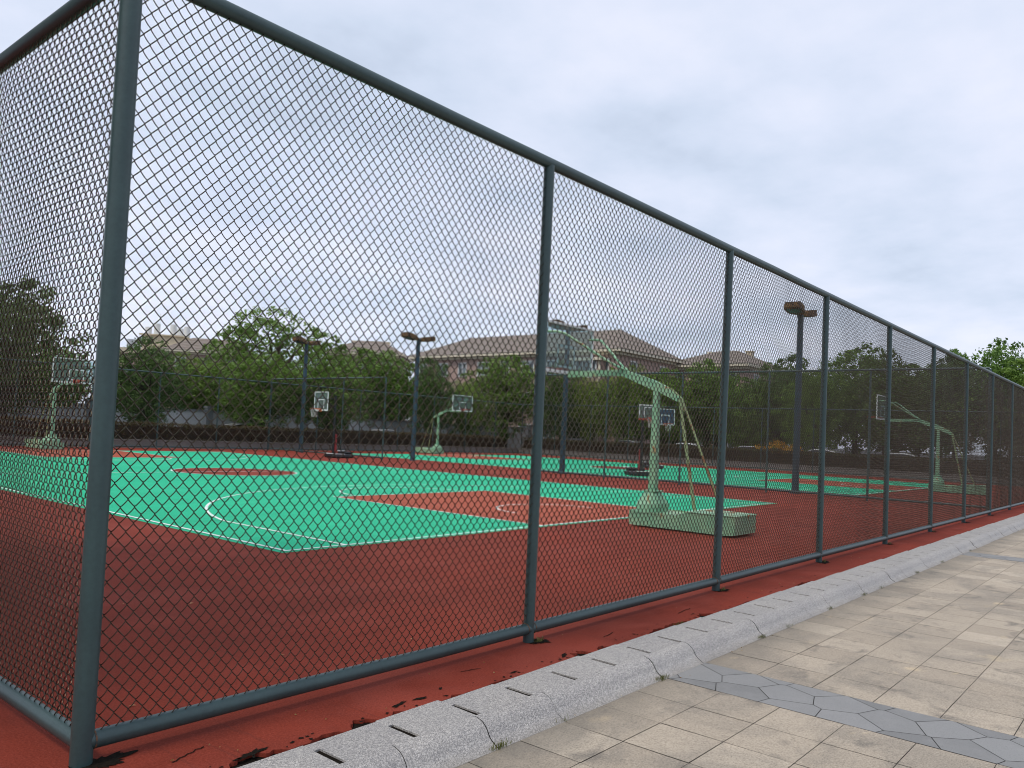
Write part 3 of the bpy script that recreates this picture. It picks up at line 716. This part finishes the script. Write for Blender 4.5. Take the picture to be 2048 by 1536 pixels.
# ------------------------------------------------------------------ trees
def leaf_cloud(m, lobes, n, size, rr, inner=.25, flat=.35):
    tot = sum(l[3]*l[4]*l[5] for l in lobes)**1
    wts = [(l[3]*l[4]+l[4]*l[5]+l[3]*l[5]) for l in lobes]; W = sum(wts)
    for li, (x, y, z, a, b, c) in enumerate(lobes):
        k = int(n*wts[li]/W); lt = rr.uniform(-.12, .12)
        cl = []
        for _ in range(16):
            d = Vector((rr.gauss(0, 1), rr.gauss(0, 1), rr.gauss(0, 1)+.25)).normalized(); q = rr.uniform(.80, 1.08); cl.append((d*q, rr.uniform(.16, .34), rr.uniform(-.15, .15)))
        for _ in range(k):
            ct = 0
            if rr.random() < .68:
                c0, cr, ct = rr.choice(cl); g = Vector((rr.gauss(0, 1), rr.gauss(0, 1), rr.gauss(0, .8)))
                d = g.normalized(); o_ = c0+d*cr*rr.uniform(.55, 1.05)
            else:
                d = Vector((rr.gauss(0, 1), rr.gauss(0, 1), rr.gauss(0, 1))).normalized(); o_ = d*(rr.uniform(.3, .8) if rr.random() < inner*1.5 else rr.uniform(.8, 1.0))
            P = Vector((x+a*o_.x, y+b*o_.y, z+c*o_.z))
            nrm = (d+Vector((rr.gauss(0, .6), rr.gauss(0, .6), rr.gauss(0, .6)+.35))).normalized()
            u = nrm.orthogonal().normalized(); u = Matrix.Rotation(rr.uniform(0, 6.28), 3, nrm) @ u; v = nrm.cross(u)
            s = size*rr.uniform(.6, 1.35); s2 = s*rr.uniform(.45, .8)
            t = min(1, max(0, rr.gauss(.45, .17)+lt+ct))
            m.add([P-u*s, P-v*s2*.9+u*s*.1, P+u*s, P+v*s2+u*s*.1], [(0, 1, 2, 3)], 0, t)
def make_tree(name, H, Rw, seed, mat, n=15000, clear=.12, size=.072, style='round'):
    rr = random.Random(seed); root = empty(name, (0, 0, 0)); root['category'] = 'tree'
    m = MB(); P = []; lean = (rr.uniform(-.25, .25), rr.uniform(-.25, .25))
    for k in range(8): u = k/7; P.append((lean[0]*u*u*Rw*.4+.05*math.sin(u*5+seed), lean[1]*u*u*Rw*.4, u*H*.72-.05))
    m.tube(P, [.19*(1-u*.8)*(H/8)+.02+.09*max(0, .12-u)*6 for u in [k/7 for k in range(8)]], 9)
    lobes = []; zc = H*(clear+1)/2
    nl = 15 if style == 'round' else 22
    for k in range(nl):
        a = 2.399*k+rr.uniform(-.5, .5); f = (k+.5)/nl; ph = math.acos(1-2*f)
        rad_ = Rw*.56; hz = (H*(1-clear))/2*.62
        cx, cy, cz = rad_*math.sin(ph)*math.cos(a), rad_*math.sin(ph)*math.sin(a), zc+hz*math.cos(ph)
        if style == 'open': cx *= 1.25; cy *= 1.25
        s = rr.uniform(.36, .52)*Rw*(.8 if style == 'open' else 1)
        lobes.append((cx, cy, cz, s, s, s*rr.uniform(.6, .8)))
    if style != 'open': lobes.append((0, 0, zc, Rw*.6, Rw*.6, H*(1-clear)*.33))
    for l in lobes[:nl]:
        b0 = Vector(P[3 if l[2] < zc else 5]); e = Vector(l[:3]); mid = (b0+e)/2+Vector((rr.uniform(-.2, .2), rr.uniform(-.2, .2), -.15))
        m.tube([b0, mid, e], [.075*H/8, .05*H/8, .02], 6)
    m.build('trunk', 'bark', root)
    c = MB(); leaf_cloud(c, lobes, n, size*H/8*1.2, rr, inner=.22 if style != 'open' else .12); c.build('crown', mat, root)
    return root
protos = {
 'a': make_tree('broadleaf_tree', 8, 2.9, 1, 'leaf_camphor'),
 'b': make_tree('broadleaf_tree', 8, 2.7, 2, 'leaf_camphor', clear=.10),
 'c': make_tree('broadleaf_tree', 8, 3.2, 3, 'leaf_dark', clear=.10),
 'd': make_tree('broadleaf_tree', 8, 3.0, 4, 'leaf_light', clear=.12),
 'o': make_tree('broadleaf_tree', 8, 3.4, 5, 'leaf_camphor', n=12000, clear=.22, style='open'),
}
BH = dict(a=2.9, b=2.7, c=3.2, d=3.0, o=3.4)
TREES = [  # x, y, height, half width, kind, label
 (13.0, 43.5, 9.0, 3.1, 'c', 'tall dark tree at the left edge, seen through the edge-on mesh'),
 (18.9, 52.0, 6.4, 1.7, 'b', 'low tree top just left of the corner post, behind the green stand board'),
 (19.5, 42.5, 6.5, 2.2, 'c', 'dark tree just right of the corner post in front of the cream rooftop building'),
 (27.6, 52.0, 6.9, 2.3, 'd', 'light green tree below the brown gabled house'),
 (36.9, 56.0, 11.7, 4.9, 'o', 'tallest broad tree with sky showing through its open crown'),
 (27.9, 49.0, 6.4, 2.8, 'b', 'mid green tree at the left foot of the tallest broad tree'),
 (27.4, 42.5, 6.6, 2.7, 'a', 'round tree in front of the tallest broad tree'),
 (32.0, 42.0, 7.1, 2.8, 'b', 'round tree behind the glass board of the portable hoop'),
 (41.6, 48.0, 8.8, 3.6, 'a', 'wide tree left of the floodlight pole that ends the short divider fence'),
 (42.9, 43.0, 7.8, 2.0, 'c', 'dark narrow tree right behind the floodlight pole, at the left end of the brown roof'),
 (46.0, 42.5, 6.3, 1.7, 'd', 'small yellow green tree above the second court stand board'),
 (52.0, 43.0, 9.2, 4.1, 'a', 'large round tree in front of the middle of the long brown roofed building'),
 (53.2, 37.5, 8.4, 2.9, 'c', 'dark tree under the near stand board'),
 (52.3, 33.6, 7.2, 1.5, 'd', 'small light green tree behind the near stand brace'),
 (51.9, 30.3, 8.0, 2.1, 'd', 'bright tree at the right corner of the long brown roofed building'),
 (53.0, 27.5, 8.0, 2.7, 'b', 'tree in front of the low side wing roof, left of the second fence post'),
 (55.0, 24.6, 8.7, 2.4, 'a', 'tree crossed by the second fence post from the corner'),
 (53.2, 20.6, 7.2, 2.0, 'b', 'low tree left of the rightmost floodlight pole'),
 (55.0, 18.7, 8.7, 2.5, 'c', 'dark tree behind the rightmost floodlight pole'),
 (52.7, 15.4, 7.6, 2.1, 'b', 'tree crossed by the third fence post from the corner'),
 (55.0, 13.5, 9.5, 2.6, 'a', 'tall tree with pointed top between the third and fourth fence posts'),
 (53.0, 11.0, 8.6, 1.9, 'c', 'dark tree behind the fourth fence post from the corner'),
 (55.5, 9.6, 8.3, 2.1, 'b', 'tree between the fourth and fifth fence posts'),
 (53.0, 7.6, 8.2, 1.7, 'c', 'narrow dark tree behind the fifth and sixth fence posts'),
 (58.0, 7.9, 9.7, 1.1, 'b', 'slim tree top above the top rail, left of the big right-hand tree'),
 (53.2, 4.75, 9.2, 2.5, 'a', 'big bright tree rising above the top rail at the right edge'),
 (51.5, 1.6, 8.2, 2.5, 'b', 'tree at the extreme right edge behind the end of the rail'),
]
TREES.append((-4.0, 4.7, 14.0, 3.2, 'c', 'unseen tall tree added outside the left fence to shade the court corner'))  # out of frame, added only to cast shade on the near court corner
used = set()
for i, (x, y, h, w, k, lab) in enumerate(TREES):
    o = place(protos[k], k in used, (x, y, -.25), (i*2.4) % 6.28, lab, 'trees beyond the courts'); used.add(k)
    f = 1.38 if x > 50 and y < 36 else 1.2
    o.scale = (w/BH[k]*f, w/BH[k]*f*(.85 if x > 50 else 1), (h+.25)/8)

for i, (x, y, h, w) in enumerate([(58.5, 33, 7.2, 2.6), (58.8, 29, 6.8, 2.6), (58.5, 25.6, 7.4, 2.8), (58, 22, 6.8, 2.8), (58.8, 17.0, 7.8, 2.7), (58.3, 11.6, 7.8, 2.6), (59, 4.6, 8.0, 3), (57, 40.5, 7.0, 2.8), (47.5, 52, 7.0, 2.8), (33, 50.5, 6.6, 3), (23, 50.5, 5.6, 2.6), (16, 49.5, 6.0, 2.8), (41, 57, 7.2, 3.2)]):
    o = place(protos['ab'[i % 2]], True, (x, y, -.25), (i*1.7) % 6.28, 'tree of the second row, only its upper foliage showing behind the front trees', 'second row of trees'); o.scale = (w/2.8*1.2, w/2.8*1.2, (h+.25)/8)

def hedge(pts, label, name='hedge', w=1.1, h=1.0, z0=.28, n=26000, mat='leaf_hedge', size=.05):
    rr = random.Random(11); m = MB(); (x0, y0), (x1, y1) = pts; L_ = math.hypot(x1-x0, y1-y0); d = Vector(((x1-x0)/L_, (y1-y0)/L_, 0)); nn = Vector((-d.y, d.x, 0))
    m2 = MB(); 
    for _ in range(n):
        u = rr.uniform(0, L_); s = rr.random()
        hh = h+.07*noise.noise(Vector((u*.8, 0, 0)))+.04*noise.noise(Vector((u*4, 2, 0)))
        if s < .38: v = rr.uniform(-w/2, w/2); z = hh+rr.gauss(0, .03); nr = Vector((0, 0, 1))
        else:
            v = (-1 if s < .7 else 1)*(w/2+rr.gauss(0, .03)); z = rr.uniform(0, hh); nr = nn*(1 if v > 0 else -1)
        if rr.random() < .2: v *= .8; z *= .93
        P = Vector((x0, y0, z0))+d*u+nn*v+Vector((0, 0, z)); nr = (nr+Vector((rr.gauss(0, .6), rr.gauss(0, .6), rr.gauss(0, .6)))).normalized()
        a = nr.orthogonal().normalized(); a = Matrix.Rotation(rr.uniform(0, 6.28), 3, nr) @ a; b = nr.cross(a); q = size*rr.uniform(.7, 1.7)
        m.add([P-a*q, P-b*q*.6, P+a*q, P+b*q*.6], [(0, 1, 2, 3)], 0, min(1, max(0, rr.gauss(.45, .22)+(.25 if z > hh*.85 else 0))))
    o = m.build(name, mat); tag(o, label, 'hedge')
    c = MB(); c.box(((x0+x1)/2, (y0+y1)/2, z0+h*.45), (L_-.1, w*.72, h*.85), rz=math.atan2(d.y, d.x)); c.build('core', 'bark', o)
hedge([(-2, 39.6), (47.5, 39.6)], 'clipped reddish brown hedge running behind the back fence')
hedge([(49.6, -1), (49.6, 38.5)], 'clipped dark hedge between the end fence and the parked cars', h=.98)

def planter():
    m = MB(); m.box((23.2, 38.55, .05), (50.4, .3, .66)); m.box((23.2, 38.55, .40), (50.6, .36, .05))
    tag(m.build('planter_wall', 'concrete'), 'low grey concrete planter wall at the foot of the back hedge', 'low wall')
    m = MB(); m.box((48.55, 18.2, .05), (.3, 40.2, .66)); m.box((48.55, 18.2, .40), (.36, 40.4, .05))
    tag(m.build('planter_wall', 'concrete'), 'low grey concrete planter wall at the foot of the end hedge', 'low wall')
planter()
def bed():
    m = MB(); m.poly([(-4, 38.7), (48.4, 38.7), (48.4, 40.6), (-4, 40.6)], .25); m.poly([(48.7, -2), (50.4, -2), (50.4, 40.6), (48.7, 40.6)], .25)
    tag(m.build('ground_bed', 'dirt'), kind='structure')
    m = MB(); m.poly([(-30, 40.6), (110, 40.6), (110, 46.8), (-30, 46.8)], -.01); m.poly([(50.4, -60), (60, -60), (60, 40.59), (50.4, 40.59)], -.01)
    tag(m.build('road', 'asphalt'), kind='structure')
bed()
def compound_wall():
    root = empty('compound_wall', (0, 47.2, 0), 0, 'white compound wall with grey pillars behind the back hedge and tree trunks', 'wall')
    i = 0; x = -8.0
    m = MB(); c = MB()
    while x < 60:
        m.box((x+1.9, 0, 1.05), (3.5, .22, 2.2)); c.box((x+1.9, 0, 2.21), (3.5, .34, .12)); 
        x += 3.8
    m.build('wall_face', 'wall_white', root); c.build('coping', 'wall_pillar', root)
    x = -8.0
    while x < 60.5:
        p = MB(); p.box((x, 0, 1.2), (.42, .42, 2.5)); p.box((x, 0, 2.48), (.54, .54, .12)); p.build('pillar', 'wall_pillar', root); x += 3.8
compound_wall()

# ------------------------------------------------------------------ parked cars
def car_paint(name, c):
    t = NT(name); t.col(c); t.set(Roughness=.25); t.b.inputs['Coat Weight'].default_value = .6; MAT[name] = t.m
car_paint('car_white', (.62, .63, .64)); car_paint('car_silver', (.34, .35, .36)); car_paint('car_black', (.012, .012, .014)); car_paint('car_red', (.28, .03, .025))
def make_car(paint):
    root = empty('parked_car', (0, 0, 0)); root['category'] = 'car'
    m = MB(); n = 19
    #  station: x, half width, z bottom, belt z
    sec = [(-2.2, .62, .42, .72), (-2.1, .78, .30, .86), (-1.7, .86, .24, .94), (-.9, .88, .22, .96), (0, .89, .22, .95), (.9, .88, .22, .93), (1.6, .85, .24, .86), (2.0, .78, .30, .76), (2.18, .62, .40, .62)]
    rings = []
    for x, w, zb, zt in sec:
        rings.append([(x, -w*.9, zb), (x, -w, zb+.14), (x, -w, zt-.16), (x, -w*.88, zt), (x, w*.88, zt), (x, w, zt-.16), (x, w, zb+.14), (x, w*.9, zb)])
    m.loft(rings, smooth=True)
    rr = [(-1.75, .70, .93, .94), (-1.15, .66, .93, 1.34), (-.6, .64, .94, 1.45), (.2, .64, .94, 1.45), (.55, .65, .94, 1.36), (1.05, .70, .92, .95)]
    top = [[(x, -w+.06*(z-.93)*2, z), (x, -w*.72, z+.03), (x, w*.72, z+.03), (x, w-.06*(z-.93)*2, z)] for x, w, _, z in rr]
    # roof skin sits on pillars, glass below
    m.loft([[(x, -w*.90, z-.02), (x, -w*.80, z+.035), (x, w*.80, z+.035), (x, w*.90, z-.02)] for x, w, _, z in rr[1:5]], smooth=False)
    b = m.build('body', paint, root)
    g = MB(); g.loft([[(x, -wb, .92), (x2, -wt, z), (x2, wt, z), (x, wb, .92)] for x, x2, wb, wt, z in ((-1.78, -1.72, .78, .72, .96), (-1.5, -1.16, .80, .60, 1.31), (-.7, -.6, .81, .585, 1.42), (.25, .2, .81, .585, 1.42), (.8, .56, .80, .60, 1.32), (1.1, 1.04, .77, .70, .95))])
    g.build('glazing', 'car_glass', root)
    for x in (-1.35, 1.35):
        for s in (-1, 1):
            w = MB(); w.tube([(x, s*.90, .32), (x, s*.70, .32)], .32, 20); ww = w.build('wheel', 'tyre', root)
            q = MB(); q.tube([(x, s*.905, .32), (x, s*.86, .32)], .20, 14); q.build('wheel_rim', 'rim_metal', ww)
    for s in (-1, 1):
        h = MB(); h.box((2.12, s*.55, .62), (.10, .30, .12), bev=.02); h.build('headlight', 'board_glass', root)
        h = MB(); h.box((-2.14, s*.60, .76), (.08, .28, .12), bev=.02); h.build('tail_light', 'rim_red', root)
        h = MB(); h.box((.75, s*.98, .98), (.12, .18, .12), bev=.03); h.build('mirror', paint, root)
    return root
G = 'cars parked behind the hedges'
cars = {k: make_car(k) for k in ('car_white', 'car_silver', 'car_black')}; cu = set()
for x, y, rz, k, lab in [
    (27.0, 43.9, 0, 'car_white', 'white car roof showing above the back hedge right of the corner post'),
    (11.8, 44.0, 0, 'car_white', 'white car at the extreme left edge behind the back hedge'),
    (38.5, 43.9, 3.14, 'car_silver', 'silver car behind the short divider fence, beneath the trees'),
    (51.4, 29.6, 1.5, 'car_silver', 'silver car behind the end hedge, left of the near stand post'),
    (51.4, 24.6, 1.6, 'car_white', 'white car seen between the near stand struts'),
    (51.4, 19.6, 1.55, 'car_silver', 'silver car behind the end hedge right of the second fence post'),
    (51.4, 14.6, 1.57, 'car_white', 'white car behind the end hedge left of the third fence post'),
    (51.4, 9.8, 1.6, 'car_white', 'white car behind the end hedge near the fourth fence post'),
    (51.4, 34.6, 1.6, 'car_black', 'black car behind the end hedge below the near stand arm')]:
    place(cars[k], k in cu, (x, y, 0), rz, lab, G); cu.add(k)
def yellow_bush():
    m = MB(); rr = random.Random(4); leaf_cloud(m, [(0, 0, 1.1, .7, .9, .6), (0, 1.2, 1.0, .6, .7, .5), (0, -1.1, 1.0, .6, .7, .5)], 1400, .07, rr)
    o = m.build('flowering_shrub', 'leaf_yellow', loc=(51.0, 17.4, .2)); tag(o, 'yellow flowering shrub behind the hedge, left of the rightmost floodlight pole', 'shrub')
    t = MB(); t.tube([(0, 0, -.2), (0, 0, 1)], [.05, .03], 6); t.tube([(0, 0, .2), (0, 1.1, .9)], [.03, .02], 6); t.tube([(0, 0, .2), (0, -1.0, .9)], [.03, .02], 6); t.build('stem', 'bark', o)
yellow_bush()

# ------------------------------------------------------------------ buildings
def window(root, x, z, w, h, y=0, axis='x', sgn=-1, n=2):
    """window on a wall whose outside faces local -y (axis x) or local +/-x (axis y)"""
    f = MB(); g = MB(); t = .11
    def B(mb, u, zz, du, dz, dep, off):
        if axis == 'x': mb.box((x+u, y+sgn*off, z+zz), (du, dep, dz))
        else: mb.box((y+sgn*off, x+u, z+zz), (dep, du, dz))
    B(f, 0, h/2, w, t, .10, .03); B(f, 0, -h/2, w+.16, .09, .18, .05)
    B(f, -w/2+t/2, 0, t, h-t-.02, .10, .03); B(f, w/2-t/2, 0, t, h-t-.02, .10, .03)
    for k in range(1, n): B(f, -w/2+w*k/n, 0, .05, h-t-.02, .08, .03)
    fr = f.build('window', 'window_frame', root); B(g, 0, 0, w-.1, h-.08, .03, .012); g.build('pane', 'window_glass', fr)
def hip_roof(m, L_, W, z, over, rise, inset):
    a, b = L_/2+over, W/2+over; V = [(-a, -b, z), (a, -b, z), (a, b, z), (-a, b, z), (-a+inset, 0, z+rise), (a-inset, 0, z+rise)]
    m.add(V, [(0, 1, 5, 4), (1, 2, 5), (2, 3, 4, 5), (3, 0, 4), (3, 2, 1, 0)], 0)
def make_block(loc, rz, L_, W, H, rise, inset, label, floors, cols, wall='brick', rows=None, end_cols=2, bay=None):
    root = empty('apartment_building', loc, rz, label, 'building')
    m = MB(); m.box((0, 0, H/2), (L_, W, H)); m.build('wall', wall, root)
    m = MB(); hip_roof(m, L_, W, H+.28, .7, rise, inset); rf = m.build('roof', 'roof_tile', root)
    m = MB(); m.box((0, 0, H+.13), (L_+1.3, W+1.3, .26)); m.box((0, 0, H-.12), (L_+.5, W+.5, .22)); m.build('cornice', 'cream_trim', root)
    for s in (-.28, .22):
        c = MB(); c.box((L_*s, 1.2, H+rise*.85), (.7, .7, 1.1)); c.box((L_*s, 1.2, H+rise*.85+.58), (.85, .85, .10)); c.build('chimney', 'cream', rf)
    fh_ = H/floors
    for r in range(floors):
        for c in range(cols):
            x = -L_/2+L_*(c+.5)/cols; zz = fh_*r+fh_*.58
            window(root, x, zz, 1.7 if c % 2 else 1.3, 1.45, -W/2, 'x', -1, 3 if c % 2 else 2)
        for c in range(end_cols):
            y = -W/2+W*(c+.5)/end_cols
            window(root, y, fh_*r+fh_*.58, 1.2, 1.4, L_/2, 'y', 1)
            window(root, y, fh_*r+fh_*.58, 1.2, 1.4, -L_/2, 'y', -1)
    for c in range(1, cols, 3):
        p = MB(); p.box((-L_/2+L_*c/cols, -W/2-.06, H/2-.15), (.16, .12, H-.3)); p.build('downpipe', 'cream', root)
    if bay is not None:
        b_ = MB(); b_.box((bay, -W/2-.5, H*.5-.4), (3.2, 1.0, H-.8)); bb = b_.build('bay', wall, root)
        k = MB(); k.box((bay, -W/2-.62, H-.75), (3.7, 1.5, .25)); k.box((bay-1.55, -W/2-1.02, H*.5-.4), (.22, .10, H-1)); k.box((bay+1.55, -W/2-1.02, H*.5-.4), (.22, .10, H-1)); k.build('bay_trim', 'cream_trim', bb)
        for r in range(floors): window(root, bay, fh_*r+fh_*.55, 2.5, 1.7, -W/2-1.0, 'x', -1, 3)
    return root
make_block((66.7, 51.4, 0), rad(-90), 28.2, 11.2, 9.75, 2.75, 4.2, 'long pinkish brick block with brown hipped roof beyond the large round tree', 3, 9, bay=11.2)
make_block((78.0, 34.2, 0), rad(-90), 9.0, 11.0, 9.3, 2.0, 4.0, 'low brick side wing with brown roof right of the long brick block', 3, 3)
make_block((51.5, 93.5, 0), rad(-42), 9, 7, 9.9, 1.9, 2.6, 'small brown roofed house with plain end wall left of the tallest tree', 3, 3)
make_block((67.5, 81.5, 0), rad(-50), 9, 8, 11.0, 2.0, 3.5, 'brown rooftop peeking over the trees left of the third floodlight pole', 3, 3)
def cream_building():
    root = empty('rooftop_building', (51.5, 105, 0), rad(-40), 'cream building with white water tanks on its flat roof behind the dark tree', 'building')
    m = MB(); m.box((0, 0, 5.0), (11, 8, 10)); m.build('wall', 'brick', root)
    m = MB(); m.box((0, 0, 10.35), (11.4, 8.4, .7)); m.build('parapet', 'rim_red' if 0 else 'cream', root)
    m = MB(); m.box((-.5, 0, 11.7), (5.2, 5, 2.0)); m.box((-.5, 0, 12.78), (5.8, 5.6, .18)); m.build('stair_tower', 'cream', root)
    for x, z in ((-3.6, 7.6), (0, 7.6), (3.6, 7.6), (-3.6, 4.4), (0, 4.4), (3.6, 4.4)): window(root, x, z, 1.6, 1.5, -4, 'x', -1)
    for x in (-2.8, -1.7, .4, 1.3, 2.2):
        t = MB(); t.tube([(x, -.8, 12.9), (x, -.8, 14.2+.3*math.sin(x*3))], .42, 12); t.build('water_tank', 'window_frame', root)
    for x in (-4.6, -3.9): 
        t = MB(); t.tube([(x, -2, 10.7), (x, -2, 12.0)], .5, 12); t.build('water_tank', 'tank_steel', root)
    t = MB(); t.box((3.6, -2.0, 11.9), (2.6, .12, .12))
    for x in (2.4, 3.6, 4.8): t.box((x, -2.0, 11.27), (.12, .12, 1.14))
    t.build('roof_railing', 'window_frame', root)
    a = MB(); a.tube([(-1.6, 0, 12.85), (-1.6, 0, 16.0)], .03, 5); a.build('antenna', 'tank_steel', root)
cream_building()

# ------------------------------------------------------------------ small things on the ground
def litter():
    m = MB(); rr = random.Random(21)
    spots = [(rr.uniform(.3, 8), rr.uniform(.2, 4.5)) for _ in range(46)]+[(rr.uniform(.2, 14), rr.uniform(-.45, -.05)) for _ in range(40)]+[(rr.uniform(.4, 9), rr.uniform(-1.2, -.98)) for _ in range(22)]
    for x, y in spots:
        z = .006 if y > -.5 else -.118; q = rr.uniform(.007, .026) if y > 0 else rr.uniform(.003, .012); a = rr.uniform(0, 6.28); c, s = math.cos(a), math.sin(a); w = q*rr.uniform(.25, .5); lift = rr.uniform(.002, .01)
        m.add([(x-c*q, y-s*q, z), (x+s*w, y-c*w, z+lift), (x+c*q, y+s*q, z+.002), (x-s*w, y+c*w, z+lift*.6)], [(0, 1, 2), (0, 2, 3)], 0, rr.random())
    tag(m.build('fallen_leaves', 'dry_leaf'), 'scattered dry leaves and crumbs on the red rubber', 'leaves', kind='stuff')
    m = MB()
    def tuft(x, y, z, n, r, h):
        for _ in range(n):
            a = rr.uniform(0, 6.28); d = rr.uniform(0, r); bx, by = x+d*math.cos(a)*1.8, y+d*math.sin(a)*.6; hh = h*rr.uniform(.4, 1); ox, oy = rr.uniform(-.6, .6)*hh, rr.uniform(-.6, .6)*hh; w = .0022
            m.add([(bx-w, by, z), (bx+w, by, z), (bx+ox*.4+w, by+oy*.4, z+hh*.7), (bx+ox*.4-w, by+oy*.4, z+hh*.7)], [(0, 1, 2, 3)], 0, rr.random())
            m.add([(bx+ox*.4-w, by+oy*.4, z+hh*.7), (bx+ox*.4+w, by+oy*.4, z+hh*.7), (bx+ox, by+oy, z+hh)], [(0, 1, 2)], 0, rr.random())
    for x, n in ((1.82, 60), (3.63, 70), (5.45, 60), (6.1, 20), (7.3, 40), (8.5, 50), (11.0, 60), (12.6, 40), (14.8, 40), (2.42, 8), (9.2, 30)): tuft(x, -1.04, -.125, n, .05, .035)
    for x in px[1:6]: tuft(x+.07, -.06, 0, 35, .035, .05)
    tuft(4.9, -.5, -.01, 60, .08, .02)
    tag(m.build('grass', 'grass'), 'small grass tufts in the kerb joints and round the posts', 'grass', kind='stuff')
litter()
